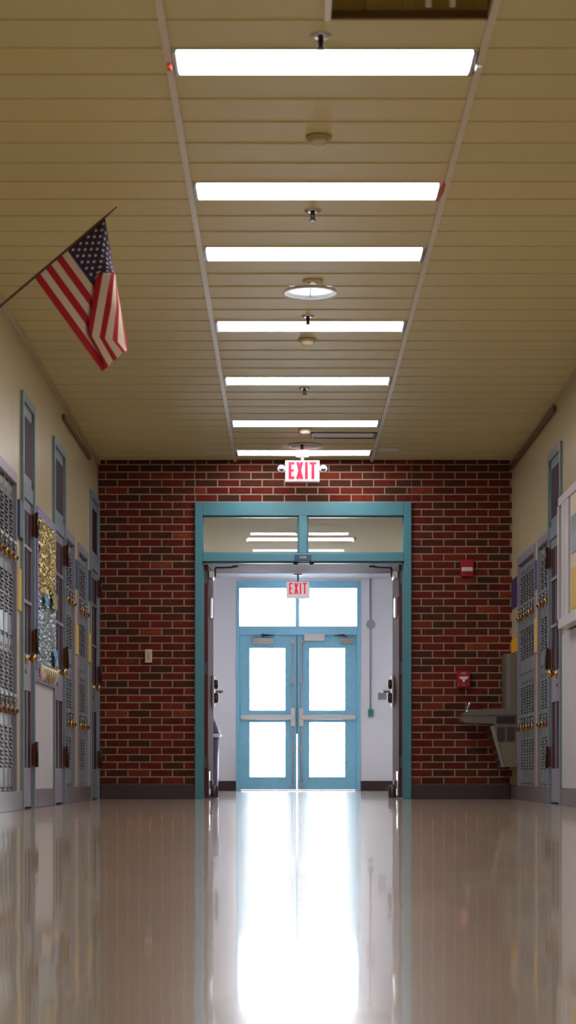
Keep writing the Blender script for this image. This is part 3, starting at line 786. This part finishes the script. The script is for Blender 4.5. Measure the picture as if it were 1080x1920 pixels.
# ------------------------------------------------------------------ exit signs
def exit_sign(loc, ztop, label, heads, chain):
    x, y, z0, w, h = loc
    r = thing('exit_sign', (x, y, z0), label, 'exit sign', 'lit exit signs')
    MB().box(x-w/2, x+w/2, y-.02, y+.03, z0, z0+h, bev=.006).build('housing', 'white', r)
    fc = MB().box(x-w/2+.008, x+w/2-.008, y-.023, y-.0195, z0+.008, z0+h-.008).build('face', 'exit_white', r)
    # lettering: tall narrow strokes
    L = MB(); hh = (.78 if heads else .66)*h; zb = z0+.5*h-hh/2+(.03 if heads else .08)*h; lw = .024*w/.3; gap = .016*w/.3
    ws = [.050, .062, .024, .058]; ws = [a*w/.3*(1 if heads else .92) for a in ws]; lw *= 1 if heads else .8; tot = sum(ws)+3*gap*1.0
    cx = x-tot/2; ya_, yb_ = y-.0265, y-.0225
    def bar(a, b, c_, d): L.box(a, b, ya_, yb_, c_, d)
    bar(cx, cx+lw, zb, zb+hh); bar(cx+lw, cx+ws[0], zb, zb+lw*.9); bar(cx+lw, cx+ws[0], zb+hh-lw*.9, zb+hh); bar(cx+lw, cx+ws[0]*.9, zb+hh*.5-lw*.42, zb+hh*.5+lw*.42)
    a = cx+ws[0]+gap; e = a+ws[1]
    L.prism([(a, zb), (a+lw*1.1, zb), (e, zb+hh), (e-lw*1.1, zb+hh)], 'y', ya_, yb_)
    L.prism([(e-lw*1.1, zb), (e, zb), (a+lw*1.1, zb+hh), (a, zb+hh)], 'y', ya_-.0004, yb_)
    a = e+gap; bar(a, a+lw, zb, zb+hh); a = a+ws[2]+gap
    bar(a, a+ws[3], zb+hh-lw*.9, zb+hh); bar(a+ws[3]/2-lw/2, a+ws[3]/2+lw/2, zb, zb+hh-lw*.9)
    L.build('letters', 'exit_red', fc)
    cn = MB(); 
    if ztop-(z0+h) > .004: cn.lathe((x, y, z0+h), [(.012, -.01), (.012, ztop-z0-h-.012)], 'z', 12)
    cn.lathe((x, y, ztop), [(.05, -.016), (.065, -.004), (.065, 0)], 'z', 20)
    cn.build('canopy', 'white' if heads else 'steel_dark', r)
    if heads:
        for sx in (-1, 1):
            hd = MB(); cx_ = x+sx*(w/2+.034)
            hd.lathe((cx_, y, z0+h*.60), [(.012, .03), (.026, .02), (.034, -.01), (.036, -.03), (.030, -.034)], 'y', 20)
            hd.tube([(x+sx*(w/2-.004), y+.005, z0+h*.60), (cx_-sx*.012, y+.005, z0+h*.60)], .011)
            o = hd.build('lamp_head', 'conduit_dark', r)
            MB().lathe((cx_, y, z0+h*.60), [(.022, -.036), (.022, -.033)], 'y', 16).build('bulb_lens', 'steel_dark', o)
    return r
exit_sign((.138, 18.3, 2.832, .305, .193), HC-.003, 'white exit sign with red letters and two lamp heads above the brick doorway', True, False)
exit_sign((.143, 26.6, 2.50, .305, .222), PZ-.035, 'smaller looking exit sign with red letters hanging before the far glass doors', False, True)

# ------------------------------------------------------------------ ceiling lamps
LX0, LX1 = -.449, .745
def make_lamp():
    r = thing('ceiling_light', (0, 0, 0), 'lamp', 'ceiling light', 'strip ceiling lights down the corridor')
    h = .151; a, b = LX0, LX1
    f = MB()
    f.box(a, b, -h, -h+.010, -.006, .03); f.box(a, b, h-.010, h, -.006, .03)
    f.box(a-.006, a+.016, -h, h, -.008, .03); f.box(b-.016, b+.006, -h, h, -.008, .03)
    f.box(a, b, -h, h, .03, .06)
    f.build('frame', 'white', r)
    MB().prism([(-h+.010, .012), (-h+.010, -.003), (-h+.016, -.006), (h-.016, -.006), (h-.010, -.003), (h-.010, .012)], 'x', a+.014, b-.014).build('diffuser', 'lamp', r)
    for x0, x1 in ((a-.004, a+.014), (b-.014, b+.004)): MB().box(x0, x1, -h+.012, h-.012, -.016, -.002, bev=.003).build('end_cap', 'steel', r)
    return r
LMP = make_lamp()
names = ['nearest bright ceiling strip light, by the open ceiling panel', 'second nearest ceiling strip light, with orange tag at its right end',
    'third ceiling strip light, just before the round downlight', 'fourth ceiling strip light, just past the round downlight', 'fifth ceiling strip light counted from the camera',
    'sixth ceiling strip light, just before the metal ceiling grille', 'farthest corridor strip light, directly above the exit sign',]
for i, n in enumerate(lights_n+near_n):
    o = LMP if i == 0 else copy_tree(LMP)
    o.location = (0, PB+PW*n, HC)
    o['label'] = names[i] if i < 7 else ['ceiling strip light overhead just out of frame', 'ceiling strip light overhead, second out of frame', 'ceiling strip light overhead, third out of frame', 'ceiling strip light above the camera, fourth out of frame'][i-7]
o = copy_tree(LMP); o.location = (0, PLY, PZ); o['label'] = 'ceiling strip light in the passage seen through the transom glass'
o = copy_tree(LMP); o.location = (0, 24.58, PZ); o['label'] = 'added unseen strip light brightening the passage, behind the transom bar'  # extra lamp added out of view to brighten the exit doors

# tag hanging at the second lamp
mb = MB(); yy = PB+PW*6; mb.prism([(.745, HC-.010), (.762, HC-.014), (.752, HC-.055), (.728, HC-.095), (.722, HC-.088), (.738, HC-.05)], 'y', yy-.165, yy-.162)
tag(mb.build('hanging_tag', 'orange_tag'), 'small orange paper tag at right end of the second ceiling light', 'tag')
mb = MB(); mb.box(-.478, -.460, PB-.02, PB+.02, HC-.034, HC-.012, bev=.003)
tag(mb.build('rail_clip', 'orange_tag'), 'small reddish clip on left rail beside the nearest ceiling light', 'clip')
mb = MB(); mb.box(.752, .776, PB-.02, PB+.02, HC-.034, HC-.012, bev=.003)
tag(mb.build('rail_clip', 'white'), 'small white clip on right rail beside the nearest ceiling light', 'clip')

# sprinklers, detectors
def make_sprinkler():
    r = thing('ceiling_sprinkler', (0,0,0), 'sprinkler', 'sprinkler', 'ceiling sprinkler heads')
    MB().lathe((0,0,0), [(.042, 0), (.042, -.005), (.022, -.010)], 'z', 20).build('escutcheon', 'steel', r)
    MB().lathe((0,0,0), [(.012, -.008), (.012, -.045), (.006, -.05)], 'z', 12).build('stem', 'black', r)
    MB().lathe((0,0,0), [(.018, -.05), (.018, -.054)], 'z', 14).build('deflector', 'steel_dark', r)
    return r
SPR = make_sprinkler()
for i, (y, lb) in enumerate(((7.88, 'sprinkler head just before the nearest ceiling light'), (10.33, 'sprinkler head just past the second ceiling light'), (12.72, 'sprinkler head just before the fourth ceiling light'),
        (15.1, 'sprinkler head just past the fifth ceiling light'), (17.62, 'sprinkler head just before the light above the exit sign'))):
    o = SPR if i == 0 else copy_tree(SPR); o.location = (.13, y, HC); o['label'] = lb
def make_detector():
    r = thing('smoke_detector', (0,0,0), 'detector', 'smoke detector', 'tan smoke detectors')
    MB().lathe((0,0,0), [(.058, 0), (.058, -.012), (.053, -.018)], 'z', 24).build('base', 'tan_plastic', r)
    MB().lathe((0,0,0), [(.045, -.018), (.043, -.036), (.030, -.046), (.012, -.050)], 'z', 24).build('cap', 'offwhite', r)
    return r
DET = make_detector()
for i, (x, y, lb) in enumerate(((.142, 9.13, 'tan smoke detector between the first and second ceiling lights'), (.134, 13.4, 'tan smoke detector just past the fourth ceiling light'), (.150, 16.9, 'tan smoke detector beside the metal ceiling grille'))):
    o = DET if i == 0 else copy_tree(DET); o.location = (x, y, HC); o['label'] = lb
sp = thing('ceiling_disc', (.15, 11.8, HC), 'small pale round ceiling cap just before the round downlight', 'ceiling cap')
MB().lathe((.15, 11.8, HC-.003), [(.058, 0), (.058, -.008), (.05, -.012)], 'z', 24).build('plate', 'offwhite', sp)
for dx in (-.022, .022): MB().lathe((.15+dx, 11.8, HC-.015), [(.008, 0), (.008, -.004)], 'z', 10).build('screw', 'tan_plastic', sp)
yc = PB+PW*DLN
dl = thing('downlight', (DLX, yc, HC), 'round recessed bluish white downlight in the ceiling plank', 'downlight')
r = MB(); N = 32; vs = []
for (rad, z) in ((DLR+.012, HC-.003), (DLR+.012, HC-.008), (DLR-.006, HC-.008), (DLR-.006, HC+.03)):
    vs += [(DLX+rad*math.cos(2*PI*i/N), yc+rad*math.sin(2*PI*i/N), z) for i in range(N)]
r.add(vs, [(j*N+i, j*N+(i+1) % N, (j+1)*N+(i+1) % N, (j+1)*N+i) for j in range(3) for i in range(N)], 0, False)
r.build('ring', 'white', dl)
MB().lathe((DLX, yc, HC+.012), [(DLR-.006, 0), (DLR-.006, .01)], 'z', 32).build('lens', 'downlight', dl)
MB().box(DLX-.0025, DLX+.0025, yc-DLR+.01, yc+DLR-.01, HC+.004, HC+.012).build('crossbar', 'steel_dark', dl)
rs = thing('ceiling_speaker', (.15, 17.75, HC), 'round white ceiling speaker grille near the exit sign', 'speaker')
MB().lathe((.15, 17.75, HC-.003), [(.15, 0), (.15, -.008), (.14, -.014)], 'z', 32).build('ring', 'white', rs)
MB().lathe((.15, 17.75, HC-.016), [(.135, 0.002), (.10, -.010), (.03, -.016)], 'z', 32).build('grille', 'white', rs)
vg = thing('ceiling_grille', (.48, PB+PW*30, HC), 'silver metal return grille set in the ceiling right of centre', 'vent')
yv = PB+PW*30
g = MB(); g.box(.205, .75, yv-.15, yv-.13, HC-.006, HC+.05, 0); g.box(.205, .75, yv+.13, yv+.15, HC-.006, HC+.05, 0); g.box(.205, .225, yv-.15, yv+.15, HC-.006, HC+.05, 0); g.box(.73, .75, yv-.15, yv+.15, HC-.006, HC+.05, 0)
g.box(.205, .75, yv-.15, yv+.15, HC+.05, HC+.055, 0)
g.build('frame', 'steel_dark', vg)
for k in range(7):
    y = yv-.11+k*.035; MB().prism([(y, HC+.03), (y+.004, HC+.03), (y+.026, HC+.002), (y+.022, HC+.002)], 'x', .225, .73).build('louvre', 'satin', vg)
mb = MB(); mb.box(.80, .97, 17.88, 18.02, HC-.012, HC-.003, bev=.003)
tag(mb.build('ceiling_diffuser', 'white'), 'small white ceiling plate right of the farthest light', 'ceiling plate')

# open ceiling panel
hy0, hy1 = PB+PW*-3.5, PB+PW*-1.5
pn = MB(); pn.box(.10, .11, hy0-.05, hy1+.08, HC+.03, 3.5); pn.box(.79, .80, hy0-.05, hy1+.08, HC+.03, 3.5); pn.box(.10, .80, hy1+.07, hy1+.08, HC+.03, 3.5); pn.box(.10, .80, hy0-.05, hy0-.04, HC+.03, 3.5); pn.box(.10, .80, hy0-.05, hy1+.08, 3.5, 3.51)
for k in range(5): pn.box(.16+k*.14, .20+k*.14, hy1+.045, hy1+.07, HC+.03, 3.5)
struct(pn.build('trim_13', 'plenum'), 'olive ceiling void seen through the open panel', 'ceiling void')
struct(MB().box(.140, .165, hy0, hy1, HC-.006, HC+.03).build('trim_14', 'rail'), 'pale rail on the left edge of the open ceiling panel', 'ceiling rail')
mb = MB(); mb.box(.166, .755, hy1-.012, hy1-.001, HC+.001, HC+.030)
struct(mb.build('trim_15', 'brown'), 'dark brown far edge of the open ceiling panel', 'trim')
for i, x in enumerate((.53, .62)):
    mb = MB(); mb.tube([(x, hy1-.05, HC+.03), (x, hy1-.045, 3.48)], .012, 12)
    tag(mb.build('vertical_pipe', 'white'), '%s white pipe in the open ceiling panel' % ('left' if i == 0 else 'right'), 'pipe', 'white pipes in the ceiling void')

# ------------------------------------------------------------------ flag on a wall pole
FYD = 9.95
def fp(cx, cy, d=0):
    px, py = cx/3.6, 370+cy/3.6; Y = FYD
    return Vector(((px-CX)*Y/FX, Y+d, CH+(CY-py)*Y/FX))
flag = thing('flag', fp(-430, 1095)[:], 'american flag hanging from an angled pole on the left wall', 'flag')
tip, w0 = fp(790, 65), fp(0, 738)
base = w0+(w0-tip)*((w0.x-XL)/(tip.x-w0.x))
flag.location = base; ORG[flag.name] = base.copy()
MB().tube([base+Vector((.01,0,0)), w0, fp(700, 142), tip], [.0065, .0065, .006, .005], 12).build('pole', 'wood_pole', flag)
MB().box(XL-.002, XL+.012, FYD-.03, FYD+.03, base.z-.05, base.z+.05, bev=.003).lathe((XL, FYD, base.z), [(.016, .01), (.014, .05)], 'x', 14).build('bracket', 'steel_dark', flag)
Bx, By = 232, 540; HX, HY = 478, -400; F1 = (458, 635)
XFK = [(140, 703), (570, 632), (880, 583), (905, 585), (1150, 728), (1250, 790)]
def xf(y):
    if y <= XFK[0][0]: return XFK[0][1]
    for (a, p), (b, q_) in zip(XFK, XFK[1:]):
        if y <= b: return p+(q_-p)*(y-a)/(b-a)
    return XFK[-1][1]
T = {  # stripe boundary -> control points at u = .4, .575, .75, 1  (x, y, depth)
 6: [(640,525,-.012),(612,715,-.02),(588,890,-.025),(715,1162,-.03)],
 7: [(700,522,-.035),(663,735,-.04),(625,945,-.03),(737,1148,-.032)],
 8: [(752,522,-.036),(715,742,-.045),(677,955,-.04),(768,1115,-.036)],
 9: [(776,525,-.025),(757,748,-.05),(715,968,-.05),(797,1098,-.04)],
 10:[(781,528,-.005),(790,748,-.045),(765,976,-.05),(832,1062,-.045)],
 11:[(778,528,.012),(808,742,-.03),(800,988,-.045),(850,1052,-.04)],
 12:[(775,526,.022),(812,735,-.01),(846,995,-.03),(860,1040,-.03)],
 13:[(772,520,.03),(808,715,.005),(852,950,-.01),(863,1005,-.015)]}
def flagpt(u, v):
    hx, hy = Bx+v*HX, By+v*HY
    if v <= 6/13+1e-6:
        x, y = hx+u*F1[0], hy+u*F1[1]
        d = x-xf(y); dep = .004*math.sin(u*7+v*3)
        if d > 0: x = xf(y)+.3*d; dep += .012+.00012*d
        return fp(x, y, dep)
    k = v*13; k0 = min(int(k+1e-9), 12); t = k-k0
    uf = .385*(13-k)/7
    fx0, fy0 = hx+uf*F1[0], hy+uf*F1[1]
    c = [tuple(T[k0][i][j]*(1-t)+T[k0+1][i][j]*t for j in range(3)) for i in range(4)]
    kn = [(0, (hx, hy, 0)), (uf, (fx0, fy0, -.012))]+[(a, b) for a, b in zip((.4, .575, .75, 1), c)]
    for (a, p), (b, q_) in zip(kn, kn[1:]):
        if u <= b+1e-9:
            s = 0 if b-a < 1e-6 else (u-a)/(b-a)
            return fp(*[p[j]+(q_[j]-p[j])*s for j in range(3)])
    return fp(*kn[-1][1])
fm = MB(); NU, NV = 60, 52
vs = [flagpt(i/NU, j/NV) for j in range(NV+1) for i in range(NU+1)]
for j in range(NV):
    for i in range(NU):
        k = j//4; cant = k >= 6 and i < .4*NU
        a = j*(NU+1)+i
        s = fm
        fm.f.append([a, a+1, a+NU+2, a+NU+1]); fm.m.append(2 if cant else (0 if k % 2 == 0 else 1)); fm.sm.append(True)
fm.v = [tuple(v) for v in vs]
for j in range(9):
    for i in range(11):
        if (i+j) % 2: continue
        u, v = .4*(i+1)/12, 6/13+7/13*(j+1)/10
        e = .006
        p = flagpt(u, v); pu = (flagpt(u+e, v)-flagpt(u-e, v))/(2*e)/.61; pv = (flagpt(u, v+e)-flagpt(u, v-e))/(2*e)/.41
        sv = []
        for k in range(10):
            rad = .009 if k % 2 == 0 else .005
            a = PI/2+k*PI/5; q_ = p+(pu*rad*math.cos(a)+pv*rad*math.sin(a)); sv.append(q_+Vector((0, -.0016, 0)))
        fm.add(sv, [list(range(10))], 1)
fm.build('cloth', ['fred', 'fwhite', 'fblue'], flag)

# ------------------------------------------------------------------ things in the passage
wb = thing('waste_bin', (-1.0, 26.5, 0), 'purple grey hooded waste bin half hidden behind the left door leaf', 'waste bin')
MB().lathe((-1.0, 26.5, 0), [(.11, 0), (.112, .02), (.125, .70)], 'z', 28).build('body', 'bin', wb)
MB().lathe((-1.0, 26.5, 0), [(.150, .695), (.155, .705), (.155, .735), (.145, .742)], 'z', 28).build('rim', 'bin_rim', wb)
MB().lathe((-1.0, 26.5, 0), [(.138, .742), (.125, .80), (.10, .87), (.06, .93), (.02, .95)], 'z', 28).build('hood', 'bin', wb)
cd = thing('electrical_conduit', (fx(695), YF, fz(1343)), 'grey conduit with junction box and green box on the pale wall', 'conduit')
MB().tube([(fx(694.5), YF-.014, PZ-.036), (fx(694.5), YF-.014, fz(1343))], .012, 10).build('pipe', 'conduit', cd)
MB().lathe((fx(695), YF, fz(1171)), [(.062, 0), (.062, -.04), (.055, -.045)], 'y', 8, 0, False).build('junction_box', 'conduit', cd)
o = MB().box(fx(690), fx(700), YF-.05, YF, fz(1344), fz(1330), bev=.004).build('outlet_box', 'green', cd); tag(o, 'small green box')
ws = thing('switch_plate', (fx(717), YF, fz(1306)), 'grey switch plate on the pale wall beside the right door leaf', 'switch')
MB().box(fx(709), fx(724), YF-.02, YF, fz(1312), fz(1299), bev=.004).build('plate', 'plate_grey', ws)
MB().box(fx(715), fx(718), YF-.028, YF-.019, fz(1308), fz(1303), bev=.002).build('toggle', 'plate_grey', ws)

# ------------------------------------------------------------------ world, camera, view
w = bpy.data.worlds.new('World'); SC.world = w; w.use_nodes = True
bg = w.node_tree.nodes['Background']; bg.inputs[0].default_value = (.86, .92, 1, 1); bg.inputs[1].default_value = 9

cam = bpy.data.cameras.new('Camera'); co = bpy.data.objects.new('Camera', cam); COL.objects.link(co)
cam.sensor_fit = 'HORIZONTAL'; cam.sensor_width = 36; cam.lens = FX/1080*36
cam.shift_x = (540-CX)/1080; cam.shift_y = (CY-960)/1080
co.location = (0, 0, CH); co.rotation_euler = (PI/2, 0, 0)
cam.clip_start = .05; cam.clip_end = 200
cam.dof.use_dof = True; cam.dof.focus_distance = 19; cam.dof.aperture_fstop = 9
SC.camera = co
vs_ = SC.view_settings
vs_.view_transform = 'Standard'; vs_.look = 'None'; vs_.exposure = 1.54; vs_.gamma = 1; vs_.use_curve_mapping = False
